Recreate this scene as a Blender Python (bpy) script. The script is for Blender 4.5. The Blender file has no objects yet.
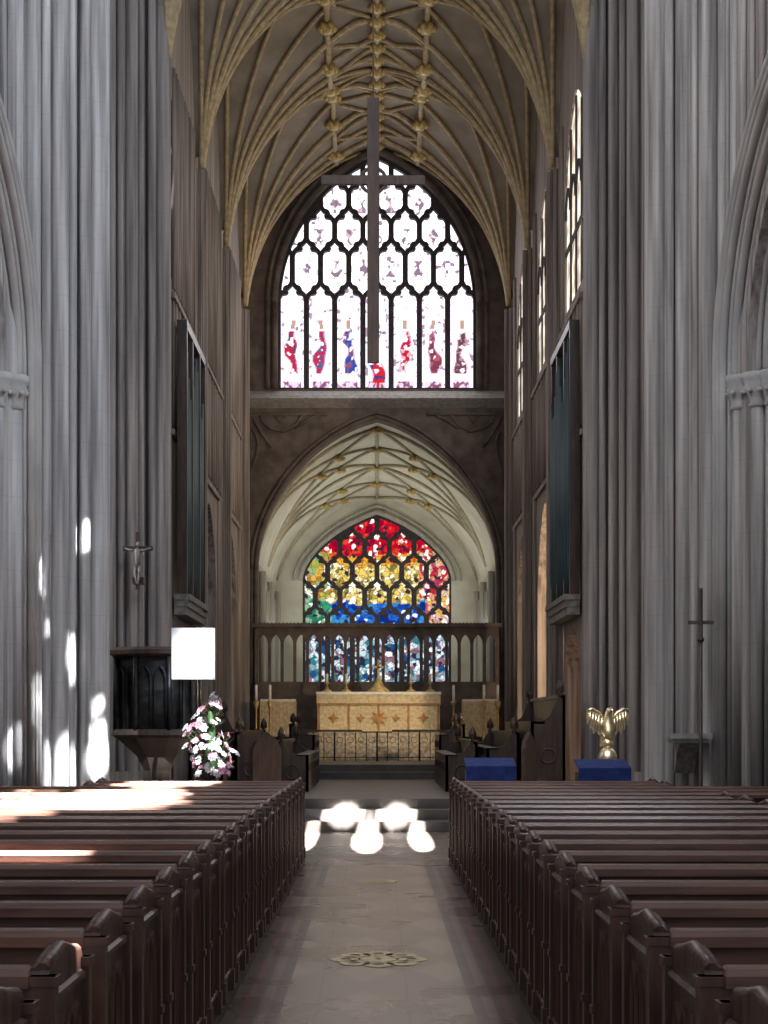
import bpy, bmesh, math, random
from math import sin, cos, pi, sqrt, radians, hypot
from mathutils import Vector, Matrix, noise
random.seed(7)
scene = bpy.context.scene
COL = scene.collection
try:
    scene.view_settings.view_transform = 'Standard'
    scene.view_settings.look = 'None'
except Exception:
    pass

# ------------------------------------------------------------------ materials
def new_mat(name):
    m = bpy.data.materials.new(name); m.use_nodes = True
    nt = m.node_tree; b = nt.nodes['Principled BSDF']
    return m, nt, b
def noise_mix(nt, c1, c2, scale=(3,3,3), nscale=1.0, lo=0.35, hi=0.65, detail=5):
    tc = nt.nodes.new('ShaderNodeTexCoord'); mp = nt.nodes.new('ShaderNodeMapping')
    mp.inputs['Scale'].default_value = scale
    nt.links.new(tc.outputs['Object'], mp.inputs['Vector'])
    n = nt.nodes.new('ShaderNodeTexNoise'); n.inputs['Scale'].default_value = nscale
    n.inputs['Detail'].default_value = detail
    nt.links.new(mp.outputs[0], n.inputs['Vector'])
    r = nt.nodes.new('ShaderNodeValToRGB')
    r.color_ramp.elements[0].position = lo; r.color_ramp.elements[1].position = hi
    r.color_ramp.elements[0].color = (*c1, 1); r.color_ramp.elements[1].color = (*c2, 1)
    nt.links.new(n.outputs['Fac'], r.inputs[0])
    return tc, n, r
def math_node(nt, op, a=None, b=None, va=None, vb=None):
    m = nt.nodes.new('ShaderNodeMath'); m.operation = op
    if a is not None: nt.links.new(a, m.inputs[0])
    if b is not None: nt.links.new(b, m.inputs[1])
    if va is not None: m.inputs[0].default_value = va
    if vb is not None: m.inputs[1].default_value = vb
    return m.outputs[0]
def mixc(nt, fac, a, b):
    m = nt.nodes.new('ShaderNodeMix'); m.data_type = 'RGBA'
    nt.links.new(fac, m.inputs[0])
    for v, i in ((a, 6), (b, 7)):
        if isinstance(v, tuple): m.inputs[i].default_value = (*v, 1)
        else: nt.links.new(v, m.inputs[i])
    return m.outputs[2]
def stone(name, c1, c2, course=0.42, rough=0.85, sc=(7,7,0.22), joint=0.1):
    m, nt, b = new_mat(name)
    tc, n, r = noise_mix(nt, c1, c2, sc, 1.6, 0.32, 0.68)
    sep = nt.nodes.new('ShaderNodeSeparateXYZ'); nt.links.new(tc.outputs['Object'], sep.inputs[0])
    f = math_node(nt, 'FRACT', math_node(nt, 'DIVIDE', sep.outputs['Z'], vb=course))
    l = math_node(nt, 'LESS_THAN', f, vb=0.03)
    l = math_node(nt, 'MULTIPLY', l, vb=joint)
    c = mixc(nt, l, r.outputs[0], (c1[0]*0.4, c1[1]*0.4, c1[2]*0.4))
    nt.links.new(c, b.inputs['Base Color']); b.inputs['Roughness'].default_value = rough
    bp = nt.nodes.new('ShaderNodeBump'); bp.inputs['Strength'].default_value = 0.1
    nt.links.new(n.outputs['Fac'], bp.inputs['Height']); nt.links.new(bp.outputs[0], b.inputs['Normal'])
    return m
def simple(name, c1, c2=None, rough=0.5, metal=0.0, scale=(6,6,6), emis=0):
    m, nt, b = new_mat(name)
    if c2 is None: c2 = tuple(min(1, v*1.25) for v in c1)
    tc, n, r = noise_mix(nt, c1, c2, scale, 1.5)
    nt.links.new(r.outputs[0], b.inputs['Base Color'])
    b.inputs['Roughness'].default_value = rough; b.inputs['Metallic'].default_value = metal
    return m
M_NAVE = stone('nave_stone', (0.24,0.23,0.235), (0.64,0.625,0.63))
M_NAVES = stone('nave_stone_warmlit', (0.20,0.18,0.17), (0.58,0.535,0.51))  # nave stone again, with the south side's warmer, weaker light in its colour
M_ARCH = simple('nave_moulding_stone', (0.42,0.41,0.41), (0.54,0.53,0.52), 0.85, scale=(1,1,1))
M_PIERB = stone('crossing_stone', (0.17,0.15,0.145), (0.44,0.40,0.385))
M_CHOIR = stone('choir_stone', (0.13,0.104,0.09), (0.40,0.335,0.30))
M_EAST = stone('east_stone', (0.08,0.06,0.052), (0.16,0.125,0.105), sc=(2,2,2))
M_CHAPEL = stone('chapel_stone', (0.36,0.35,0.31), (0.50,0.48,0.42))
M_VAULT = simple('vault_plaster', (0.24,0.20,0.155), (0.36,0.31,0.245), 0.9, scale=(1,1,1))
M_RIB = simple('vault_rib_stone', (0.36,0.27,0.15), (0.54,0.42,0.24), 0.6)
M_CRIB = simple('chapel_rib_stone', (0.36,0.31,0.21), (0.46,0.41,0.30), 0.8)
M_CVAULT = simple('chapel_vault_plaster', (0.56,0.54,0.45), (0.68,0.66,0.55), 0.9, scale=(1,1,1))
M_LEDGE = simple('pale_ledge_stone', (0.30,0.28,0.27), (0.44,0.42,0.40), 0.7)
M_CORN = simple('cornice_stone', (0.16,0.145,0.135), (0.27,0.25,0.235), 0.7)
M_PALESTEP = simple('patterned_pale_step', (0.22,0.18,0.13), (0.55,0.48,0.36), 0.6, scale=(9,3,9))
M_WOOD = simple('pew_wood', (0.085,0.042,0.031), (0.20,0.105,0.078), 0.36, scale=(1.5,14,14))
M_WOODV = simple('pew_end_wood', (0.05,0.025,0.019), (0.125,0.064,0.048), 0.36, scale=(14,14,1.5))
M_DARK = simple('dark_oak', (0.03,0.019,0.015), (0.07,0.042,0.03), 0.4, scale=(10,10,1.5))
M_ROOD = simple('rood_wood', (0.09,0.062,0.055), (0.14,0.10,0.085), 0.7, scale=(10,10,1.5))
M_BOSS = simple('dull_gilding', (0.38,0.27,0.10), (0.66,0.50,0.2), 0.5, 0.35)
M_BRASS = simple('brass', (0.50,0.42,0.28), (0.8,0.7,0.48), 0.4, 1.0)
M_FBRASS = simple('worn_brass', (0.42,0.31,0.15), (0.62,0.48,0.27), 0.5, 0.1)
M_WINSHADE = simple('window_stone_shadow', (0.03,0.025,0.03), (0.06,0.05,0.055), 0.8)  # tracery stone coloured near black: its backlit shade is in the colour
M_IRON = simple('black_iron', (0.01,0.01,0.012), (0.03,0.03,0.03), 0.45, 0.6)
M_BLUE = simple('blue_cloth', (0.01,0.025,0.13), (0.02,0.045,0.22), 0.9)
M_WHITE = simple('white_board', (0.62,0.66,0.74), (0.85,0.86,0.9), 0.6, scale=(2,2,2))
M_CLOTH = simple('cream_gold_cloth', (0.52,0.40,0.22), (0.72,0.60,0.38), 0.7, scale=(9,9,9))
M_RED = simple('red_gold_band', (0.30,0.13,0.06), (0.5,0.27,0.12), 0.7)
M_ORPH = simple('gold_embroidery', (0.36,0.17,0.05), (0.55,0.3,0.1), 0.5, 0.2)
M_LINEN = simple('linen', (0.75,0.72,0.66), (0.85,0.83,0.78), 0.9)
M_PIPE = simple('organ_pipe_metal', (0.02,0.045,0.06), (0.04,0.075,0.095), 0.55, 0.3, scale=(3,3,1))
M_LEAF = simple('leaf_green', (0.03,0.09,0.03), (0.08,0.18,0.06), 0.6)
M_PINK = simple('pink_petal', (0.65,0.25,0.40), (0.85,0.5,0.6), 0.7)
M_WPET = simple('white_petal', (0.75,0.72,0.78), (0.9,0.88,0.92), 0.7)
M_WAX = simple('candle_wax', (0.85,0.82,0.72), (0.92,0.9,0.82), 0.5)
M_SKIN = simple('carved_figure', (0.14,0.13,0.125), (0.26,0.24,0.225), 0.4, 0.4)
M_STEP = stone('step_stone', (0.055,0.046,0.042), (0.095,0.082,0.075), 3.0, 0.4, (2,2,2), 0.0)

def floor_mat():
    m, nt, b = new_mat('tiled_nave_floor')
    tc = nt.nodes.new('ShaderNodeTexCoord'); sep = nt.nodes.new('ShaderNodeSeparateXYZ')
    nt.links.new(tc.outputs['Object'], sep.inputs[0])
    X, Y = sep.outputs['X'], sep.outputs['Y']
    ax = math_node(nt, 'ABSOLUTE', X)
    def fr(s, k, off=0.0):
        a = math_node(nt, 'ADD', s, vb=off)
        return math_node(nt, 'FRACT', math_node(nt, 'DIVIDE', a, vb=k))
    fx = math_node(nt, 'ABSOLUTE', math_node(nt, 'SUBTRACT', fr(X, 0.52, 50.26), vb=0.5))
    fy = math_node(nt, 'ABSOLUTE', math_node(nt, 'SUBTRACT', fr(Y, 1.3), vb=0.5))
    # soft-edged lozenge
    sm = nt.nodes.new('ShaderNodeMapRange'); sm.interpolation_type = 'SMOOTHSTEP'
    nt.links.new(math_node(nt, 'ADD', fx, fy), sm.inputs[0])
    sm.inputs[1].default_value = 0.26; sm.inputs[2].default_value = 0.46; sm.inputs[3].default_value = 0.8; sm.inputs[4].default_value = 0.0
    jx = math_node(nt, 'GREATER_THAN', fx, vb=0.488); jy = math_node(nt, 'GREATER_THAN', fy, vb=0.494)
    j = math_node(nt, 'MAXIMUM', jx, jy)
    tc2, n, r = noise_mix(nt, (0.15,0.10,0.064), (0.22,0.152,0.10), (1,1,1), 1.2, detail=2)
    tc3, n3, r3 = noise_mix(nt, (0.23,0.165,0.11), (0.30,0.222,0.152), (1,1,1), 1.2, detail=2)
    c = mixc(nt, sm.outputs[0], r.outputs[0], r3.outputs[0])
    c = mixc(nt, math_node(nt, 'MULTIPLY', j, vb=0.3), c, (0.05,0.03,0.02))
    bs = math_node(nt, 'GREATER_THAN', ax, vb=0.54)
    c = mixc(nt, bs, c, (0.06,0.034,0.026))
    s1 = math_node(nt, 'MULTIPLY', math_node(nt, 'GREATER_THAN', ax, vb=0.61), math_node(nt, 'LESS_THAN', ax, vb=0.67))
    c = mixc(nt, s1, c, (0.15,0.10,0.072))
    s2 = math_node(nt, 'MULTIPLY', math_node(nt, 'GREATER_THAN', ax, vb=0.72), math_node(nt, 'LESS_THAN', ax, vb=0.76))
    c = mixc(nt, s2, c, (0.14,0.05,0.035))
    s3 = math_node(nt, 'GREATER_THAN', ax, vb=0.80)
    c = mixc(nt, s3, c, (0.07,0.045,0.035))
    g = math_node(nt, 'GREATER_THAN', Y, vb=19.9)
    tc4, n4, r4 = noise_mix(nt, (0.08,0.06,0.05), (0.14,0.11,0.092), (1,1,1), 2.0, detail=2)
    c = mixc(nt, g, c, r4.outputs[0])
    nt.links.new(c, b.inputs['Base Color'])
    rr = nt.nodes.new('ShaderNodeMapRange'); nt.links.new(n.outputs['Fac'], rr.inputs[0])
    rr.inputs[1].default_value = 0.3; rr.inputs[2].default_value = 0.7; rr.inputs[3].default_value = 0.24; rr.inputs[4].default_value = 0.34
    nt.links.new(rr.outputs[0], b.inputs['Roughness'])
    b.inputs['Specular IOR Level'].default_value = 0.42
    return m
M_FLOOR = floor_mat()

def glass_mat(name, strength, scale, lead=0.035, lf=0.7):
    m = bpy.data.materials.new(name); m.use_nodes = True; nt = m.node_tree
    nt.nodes.clear()
    out = nt.nodes.new('ShaderNodeOutputMaterial'); em = nt.nodes.new('ShaderNodeEmission')
    at = nt.nodes.new('ShaderNodeAttribute'); at.attribute_name = 'Col'
    tc = nt.nodes.new('ShaderNodeTexCoord')
    v = nt.nodes.new('ShaderNodeTexVoronoi'); v.feature = 'DISTANCE_TO_EDGE'; v.inputs['Scale'].default_value = scale
    nt.links.new(tc.outputs['Object'], v.inputs['Vector'])
    l = math_node(nt, 'LESS_THAN', v.outputs['Distance'], vb=lead)
    l = math_node(nt, 'MULTIPLY', l, vb=lf)
    c = mixc(nt, l, at.outputs['Color'], (0.03,0.02,0.04))
    nt.links.new(c, em.inputs['Color']); em.inputs['Strength'].default_value = strength
    nt.links.new(em.outputs[0], out.inputs[0])
    return m
def plain_glass(name, col, strength):
    m = bpy.data.materials.new(name); m.use_nodes = True; nt = m.node_tree; nt.nodes.clear()
    out = nt.nodes.new('ShaderNodeOutputMaterial'); em = nt.nodes.new('ShaderNodeEmission')
    tc = nt.nodes.new('ShaderNodeTexCoord'); n = nt.nodes.new('ShaderNodeTexNoise'); n.inputs['Scale'].default_value = 2.5
    nt.links.new(tc.outputs['Object'], n.inputs['Vector'])
    r = nt.nodes.new('ShaderNodeValToRGB')
    r.color_ramp.elements[0].position = 0.35; r.color_ramp.elements[1].position = 0.6
    r.color_ramp.elements[0].color = (col[0]*0.4, col[1]*0.34, col[2]*0.28, 1); r.color_ramp.elements[1].color = (*col, 1)
    nt.links.new(n.outputs['Fac'], r.inputs[0]); nt.links.new(r.outputs[0], em.inputs['Color'])
    em.inputs['Strength'].default_value = strength
    nt.links.new(em.outputs[0], out.inputs[0])
    return m

# ------------------------------------------------------------------ builder
class B:
    def __init__(s): s.v = []; s.f = []; s.sm = []
    def add(s, vs, fs, smooth=False):
        o = len(s.v); s.v += [tuple(p) for p in vs]
        for f in fs: s.f.append(tuple(i+o for i in f)); s.sm.append(smooth)
        return s
    def box(s, x0, x1, y0, y1, z0, z1):
        x0, x1 = min(x0,x1), max(x0,x1); y0, y1 = min(y0,y1), max(y0,y1)
        v = [(x0,y0,z0),(x1,y0,z0),(x1,y1,z0),(x0,y1,z0),(x0,y0,z1),(x1,y0,z1),(x1,y1,z1),(x0,y1,z1)]
        return s.add(v, [(0,3,2,1),(4,5,6,7),(0,1,5,4),(1,2,6,5),(2,3,7,6),(3,0,4,7)])
    def bbox(s, x0, x1, y0, y1, z0, z1, c=0.015):
        x0, x1 = min(x0,x1), max(x0,x1)
        v = [(x0,y0,z0),(x1,y0,z0),(x1,y1,z0),(x0,y1,z0),(x0,y0,z1-c),(x1,y0,z1-c),(x1,y1,z1-c),(x0,y1,z1-c),(x0+c,y0+c,z1),(x1-c,y0+c,z1),(x1-c,y1-c,z1),(x0+c,y1-c,z1)]
        return s.add(v, [(0,3,2,1),(0,1,5,4),(1,2,6,5),(2,3,7,6),(3,0,4,7),(8,9,10,11),(4,5,9,8),(5,6,10,9),(6,7,11,10),(7,4,8,11)])
    def tube(s, pts, r, n=6, closed=False, cap=True):
        pts = [Vector(p) for p in pts]; N = len(pts)
        if not isinstance(r, (list, tuple)): r = [r]*N
        vs = []; prev = None
        for i, p in enumerate(pts):
            if closed: t = pts[(i+1) % N]-pts[i-1]
            else: t = pts[min(i+1,N-1)]-pts[max(i-1,0)]
            if t.length < 1e-9: t = Vector((0,0,1))
            t.normalize()
            if prev is None:
                a = Vector((0,0,1)) if abs(t.z) < 0.9 else Vector((1,0,0))
                u = t.cross(a).normalized()
            else:
                u = prev - t*prev.dot(t)
                if u.length < 1e-6: u = t.cross(Vector((0.3,0.5,0.8)))
                u.normalize()
            prev = u; w = t.cross(u)
            for k in range(n):
                a = 2*pi*(k+0.5)/n
                vs.append(p + (u*cos(a)+w*sin(a))*r[i])
        fs = []
        for i in range(N if closed else N-1):
            j = (i+1) % N
            for k in range(n):
                k2 = (k+1) % n
                fs.append((i*n+k, i*n+k2, j*n+k2, j*n+k))
        s.add(vs, fs, n > 5)
        if cap and not closed:
            o = len(s.v)-len(vs)
            s.f.append(tuple(o+k for k in range(n-1,-1,-1))); s.sm.append(False)
            s.f.append(tuple(o+(N-1)*n+k for k in range(n))); s.sm.append(False)
        return s
    def lathe(s, cx, cy, prof, n=12, smooth=True, rot=0.0):
        vs = []
        for (r, z) in prof:
            for k in range(n):
                a = 2*pi*k/n+rot; vs.append((cx+r*cos(a), cy+r*sin(a), z))
        fs = []
        for i in range(len(prof)-1):
            for k in range(n):
                k2 = (k+1) % n
                fs.append((i*n+k, i*n+k2, (i+1)*n+k2, (i+1)*n+k))
        fs.append(tuple(range(n-1,-1,-1))); fs.append(tuple((len(prof)-1)*n+k for k in range(n)))
        return s.add(vs, fs, smooth)
    def ball(s, c, r, n=10, m=6, sc=(1,1,1)):
        prof = [(max(1e-3, r*sin(pi*i/m)), -r*cos(pi*i/m)) for i in range(m+1)]
        vs = []
        for (rr, z) in prof:
            for k in range(n):
                a = 2*pi*k/n; vs.append((c[0]+rr*cos(a)*sc[0], c[1]+rr*sin(a)*sc[1], c[2]+z*sc[2]))
        fs = [(i*n+k, i*n+(k+1)%n, (i+1)*n+(k+1)%n, (i+1)*n+k) for i in range(m) for k in range(n)]
        return s.add(vs, fs, True)
    def prism(s, poly, a0, a1, axis='x'):
        n = len(poly)
        def mk(a, p):
            if axis == 'x': return (a, p[0], p[1])
            if axis == 'y': return (p[0], a, p[1])
            return (p[0], p[1], a)
        vs = [mk(a0,p) for p in poly]+[mk(a1,p) for p in poly]
        fs = [tuple(range(n-1,-1,-1)), tuple(range(n,2*n))]+[(i,(i+1)%n,(i+1)%n+n,i+n) for i in range(n)]
        return s.add(vs, fs)
    def mesh(s, name, mat):
        me = bpy.data.meshes.new(name); me.from_pydata(s.v, [], s.f)
        me.polygons.foreach_set('use_smooth', s.sm)
        bm = bmesh.new(); bm.from_mesh(me); bmesh.ops.recalc_face_normals(bm, faces=bm.faces); bm.to_mesh(me); bm.free()
        if mat: me.materials.append(mat)
        me.update(); return me
    def obj(s, name, mat, parent=None, loc=None):
        o = bpy.data.objects.new(name, s.mesh(name, mat)); COL.objects.link(o)
        if parent: o.parent = parent
        if loc: o.location = loc
        return o
def part(name, mesh, parent, loc=None):
    o = bpy.data.objects.new(name, mesh); COL.objects.link(o); o.parent = parent
    if loc: o.location = loc
    return o
def meta(o, label, category=None, group=None, kind=None):
    o['label'] = label
    if category: o['category'] = category
    if group: o['group'] = group
    if kind: o['kind'] = kind
    return o
def thing(name, label, cat, loc=(0,0,0), group=None, rotz=0):
    o = bpy.data.objects.new(name, None); o.empty_display_size = 0.2; COL.objects.link(o)
    o.location = loc; o.rotation_euler = (0,0,rotz)
    return meta(o, label, cat, group)
def copy_thing(root, loc, rotz=None):
    r = root.copy(); COL.objects.link(r); r.location = loc
    if rotz is not None: r.rotation_euler = (0,0,rotz)
    for c in root.children:
        k = c.copy(); COL.objects.link(k); k.parent = r
        for g in c.children:
            q = g.copy(); COL.objects.link(q); q.parent = k
    return r
def structure(o, label, cat='structure'):
    meta(o, label, cat, kind='structure'); return o

def plate(name, loops, th, mapping, mat, parent=None):
    cu = bpy.data.curves.new(name+'_c', 'CURVE'); cu.dimensions = '2D'; cu.fill_mode = 'BOTH'
    cu.extrude = th/2
    for L in loops:
        sp = cu.splines.new('POLY'); sp.points.add(len(L)-1)
        for i, p in enumerate(L): sp.points[i].co = (p[0], p[1], 0, 1)
        sp.use_cyclic_u = True
    t = bpy.data.objects.new(name+'_t', cu); COL.objects.link(t)
    bpy.context.view_layer.update()
    dg = bpy.context.evaluated_depsgraph_get()
    me = bpy.data.meshes.new_from_object(t.evaluated_get(dg))
    bpy.data.objects.remove(t); bpy.data.curves.remove(cu)
    me.name = name
    for v in me.vertices: v.co = mapping(*v.co)
    bm = bmesh.new(); bm.from_mesh(me); bmesh.ops.remove_doubles(bm, verts=bm.verts, dist=1e-4)
    bmesh.ops.recalc_face_normals(bm, faces=bm.faces); bm.to_mesh(me); bm.free()
    for p in me.polygons: p.use_smooth = False
    me.materials.clear(); me.materials.append(mat)
    o = bpy.data.objects.new(name, me); COL.objects.link(o)
    if parent: o.parent = parent
    return o
def XZ(y): return lambda u, v, w: (u, y+w, v)
def YZ(x): return lambda u, v, w: (x+w, u, v)

def arch_h(u, W, H, kind):
    u = min(abs(u), W)
    if kind == 'pointed':
        c = (H*H-W*W)/(2*W); R = W+c
        return sqrt(max(0, R*R-(u+c)**2))
    k = {'tudor':0.38, 'full':0.16, 'mid':0.2}[kind]
    t = u/W
    return H*(k*(1-t)+(1-k)*sqrt(max(0,1-t*t)))
def arch_pts(cx, W, zs, H, kind, n=24):
    out = []
    for i in range(n+1):
        u = W*cos(pi*i/n)
        out.append((cx+u, zs+arch_h(u, W, H, kind)))
    return out

# ------------------------------------------------------------------ camera
cam_d = bpy.data.cameras.new('camera'); cam = bpy.data.objects.new('camera', cam_d); COL.objects.link(cam)
cam.location = (0,0,1.6); cam.rotation_euler = (radians(90),0,0)
cam_d.sensor_fit = 'VERTICAL'; cam_d.sensor_height = 24; cam_d.sensor_width = 18
cam_d.lens = 1700*24/1024; cam_d.shift_y = 213/1024; cam_d.shift_x = 7/1024
cam_d.clip_end = 300
scene.camera = cam

# ------------------------------------------------------------------ floor
b = B(); b.box(-9,9,-2,58,-0.3,0)
structure(b.obj('floor', M_FLOOR), 'tiled stone nave floor with patterned central aisle', 'floor')
b = B()
b.box(-3.4,3.4,25.5,47,0.0,0.15); b.box(-3.4,3.4,26.0,47,0.15,0.30); b.box(-3.4,3.4,26.5,47,0.30,0.45)
b.box(-3.4,3.4,36.0,47,0.45,0.60); b.box(-3.4,3.4,36.5,47,0.60,0.75)
structure(b.obj('trim_1', M_STEP), 'dark grey stone steps rising to the chancel', 'steps')
b = B()
for i in range(4): b.box(-2.2-0.15*(3-i), 2.2+0.15*(3-i), 41.6+0.35*i, 45.0, 0.75+0.1625*i, 0.75+0.1625*(i+1))
structure(b.obj('trim_32', M_PALESTEP), 'pale patterned steps in front of the altar', 'steps')
for sx in (-1, 1):
    b = B(); b.box(sx*0.84, sx*3.3, 3.0, 19.9, 0.0, 0.06); b.box(sx*3.3, sx*4.4, 3.0, 11.2, 0.0, 0.06); b.box(sx*3.3, sx*4.4, 15.3, 19.0, 0.0, 0.06)
    structure(b.obj('trim_2' if sx < 0 else 'trim_3', M_DARK), 'low dark boarded platform beneath the pews', 'platform')

# ------------------------------------------------------------------ clustered piers
PAT = [(0.15,0),(0.035,0.07),(0.06,0.01),(0.03,0.09),(0.085,0.02),(0.03,0.08),(0.05,0.0),(0.03,0.08),(0.11,-0.01),(0.03,0.08),(0.05,0.02),(0.03,0.09),(0.07,0.0),(0.035,0.08)]
def cluster(cx, cy, ax, ay, z0, z1, n=14, sc=1.0):
    b = B()
    poly = [(cx-ax,cy),(cx,cy-ay),(cx+ax,cy),(cx,cy+ay)]
    s = 0.80
    b.prism([(cx+(p[0]-cx)*s, cy+(p[1]-cy)*s) for p in poly], z0, z1, 'z')
    for e in range(4):
        p, q = Vector(poly[e]), Vector(poly[(e+1)%4])
        cen = Vector((cx,cy))
        for i in range(n):
            c = p.lerp(q, i/n); r, dep = PAT[(i*len(PAT))//n]
            c = c+(cen-c)*dep
            b.tube([(c.x,c.y,z0),(c.x,c.y,z1)], r*sc, 12, cap=False)
    return b
def pier_base(cx, cy, ax, ay, k=1.0):
    b = B()
    for (e, z0, z1) in [(0.24,0,0.35),(0.18,0.35,0.62),(0.21,0.62,0.70),(0.12,0.70,0.85)]:
        e *= k
        b.prism([(cx-ax-e,cy),(cx,cy-ay-e),(cx+ax+e,cy),(cx,cy+ay+e)], z0, z1, 'z')
    return b
def pier(name, cx, cy, ax, ay, z1, mat, label, sc=1.0, n=14):
    t = thing(name, label, 'pier', (cx, cy, 0), 'clustered stone piers'); t['kind'] = 'structure'
    cluster(0,0,ax,ay,0,z1,n,sc).obj('shaft_cluster', mat, t)
    pier_base(0,0,ax,ay,sc).obj('pier_base', mat, t)
    return t
AX, AAX = 4.28, 0.83
for sx in (-1, 1):
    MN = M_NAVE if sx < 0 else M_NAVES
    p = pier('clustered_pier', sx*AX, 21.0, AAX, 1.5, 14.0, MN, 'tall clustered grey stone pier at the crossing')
    b = B(); RS = [(-sx*0.12,-1.50,0.09),(sx*0.04,-1.66,0.09),(sx*0.2,-1.80,0.09)]
    for (dx, dy, r) in RS: b.tube([(dx,dy,0.6),(dx,dy,5.35)], r, 12)
    b.obj('respond_shaft', MN, p)
    b = B()
    for (dx, dy, r) in RS:
        b.lathe(dx, dy, [(r,5.20),(r+0.03,5.23),(r+0.01,5.27),(r+0.03,5.35),(r+0.07,5.44),(r+0.05,5.47),(r+0.08,5.52),(r+0.08,5.60)], 10)
        for k in range(8):
            a = k*pi/4; b.ball((dx+(r+0.05)*cos(a), dy+(r+0.05)*sin(a), 5.39), 0.035, 6, 4)
    b.obj('capital', M_ARCH, p)
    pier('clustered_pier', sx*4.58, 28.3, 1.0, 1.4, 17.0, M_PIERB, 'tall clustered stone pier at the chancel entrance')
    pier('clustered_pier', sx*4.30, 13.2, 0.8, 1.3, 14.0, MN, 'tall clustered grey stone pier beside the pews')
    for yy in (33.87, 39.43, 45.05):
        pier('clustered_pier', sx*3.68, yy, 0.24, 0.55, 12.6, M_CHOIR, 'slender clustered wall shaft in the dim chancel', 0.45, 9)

def notch_wall(y0, y1, z1, openings, top_holes=()):
    L = [(y0,0)]
    for (cy, W, zs, H) in openings:
        pts = arch_pts(cy, W, zs, H, 'mid'); pts.reverse()
        L += [(cy-W,0)]+pts+[(cy+W,0)]
    L += [(y1,0),(y1,z1),(y0,z1)]
    return [L]+[list(h) for h in top_holes]
for sx, nm in ((-1,'north'),(1,'south')):
    MN = M_NAVE if sx < 0 else M_NAVES
    o = plate('wall_'+nm, notch_wall(5.0, 20.6, 14.0, [(9.4,2.55,5.75,2.16),(16.75,2.55,5.75,2.16)]), 0.6, YZ(sx*4.5), MN)
    structure(o, 'grey stone nave wall with pointed arcade arches', 'wall')
    b = B()
    for cy in (9.4, 16.75):
        for k, (W, dx, r) in enumerate([(2.48,4.42,0.055),(2.56,4.34,0.035),(2.64,4.27,0.05),(2.73,4.20,0.03),(2.82,4.13,0.05),(2.90,4.08,0.03),(2.98,4.02,0.05),(3.06,3.98,0.035),(3.15,3.97,0.05)]):
            zb = 5.58 if W < 2.85 else 0.6
            a_ = arch_pts(cy, W, 5.75, 2.1+(W-2.48)*0.85, 'mid', 64)
            pts = [(sx*dx, a_[0][0], zb)]+[(sx*dx, p[0], p[1]) for p in a_]+[(sx*dx, a_[-1][0], zb)]
            b.tube(pts, r, 8, cap=True)
    structure(b.obj('trim_4' if sx < 0 else 'trim_5', M_ARCH), 'pale moulded arch rings of the nave arcade', 'arch moulding')
    b = B()
    for k in range(31):
        yy = 5.4+k*0.48
        cy = 9.4 if yy < 13.1 else 16.75
        zb = 5.75+arch_h(yy-cy, 3.2, 2.75, 'mid') if abs(yy-cy) < 3.2 else 6.0
        b.tube([(sx*4.16, yy, zb+0.1),(sx*4.16, yy, 13.9)], 0.05 if k % 2 else 0.03, 8)
    for z in (10.3, 12.4): b.box(sx*4.14, sx*4.22, 5.2, 19.6, z, z+0.08)
    structure(b.obj('trim_30' if sx < 0 else 'trim_31', MN), 'blind stone panelling above the nave arcade', 'wall panelling')
    b = B(); b.box(sx*8.5, sx*8.8, 3, 47, 0, 9.3)
    b2 = B()
    for k in range(7): b2.box(sx*8.3, sx*8.5, 5.5+k*6, 6.0+k*6, 0, 9)
    structure(b.obj('wall_'+nm+'_aisle', M_CHAPEL), 'pale stone aisle wall beyond the arcade', 'wall')
    structure(b2.obj('trim_6' if sx < 0 else 'trim_7', M_CHAPEL), 'flat stone shafts along the aisle wall', 'wall shafts')
    b = B(); b.box(sx*4.8, sx*8.8, 3, 22.7, 9.0, 9.3); b.box(sx*4.12, sx*8.8, 29.9, 47, 9.0, 9.3)
    structure(b.obj('ceiling_aisle', M_VAULT), 'plain aisle ceiling', 'ceiling')

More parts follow.
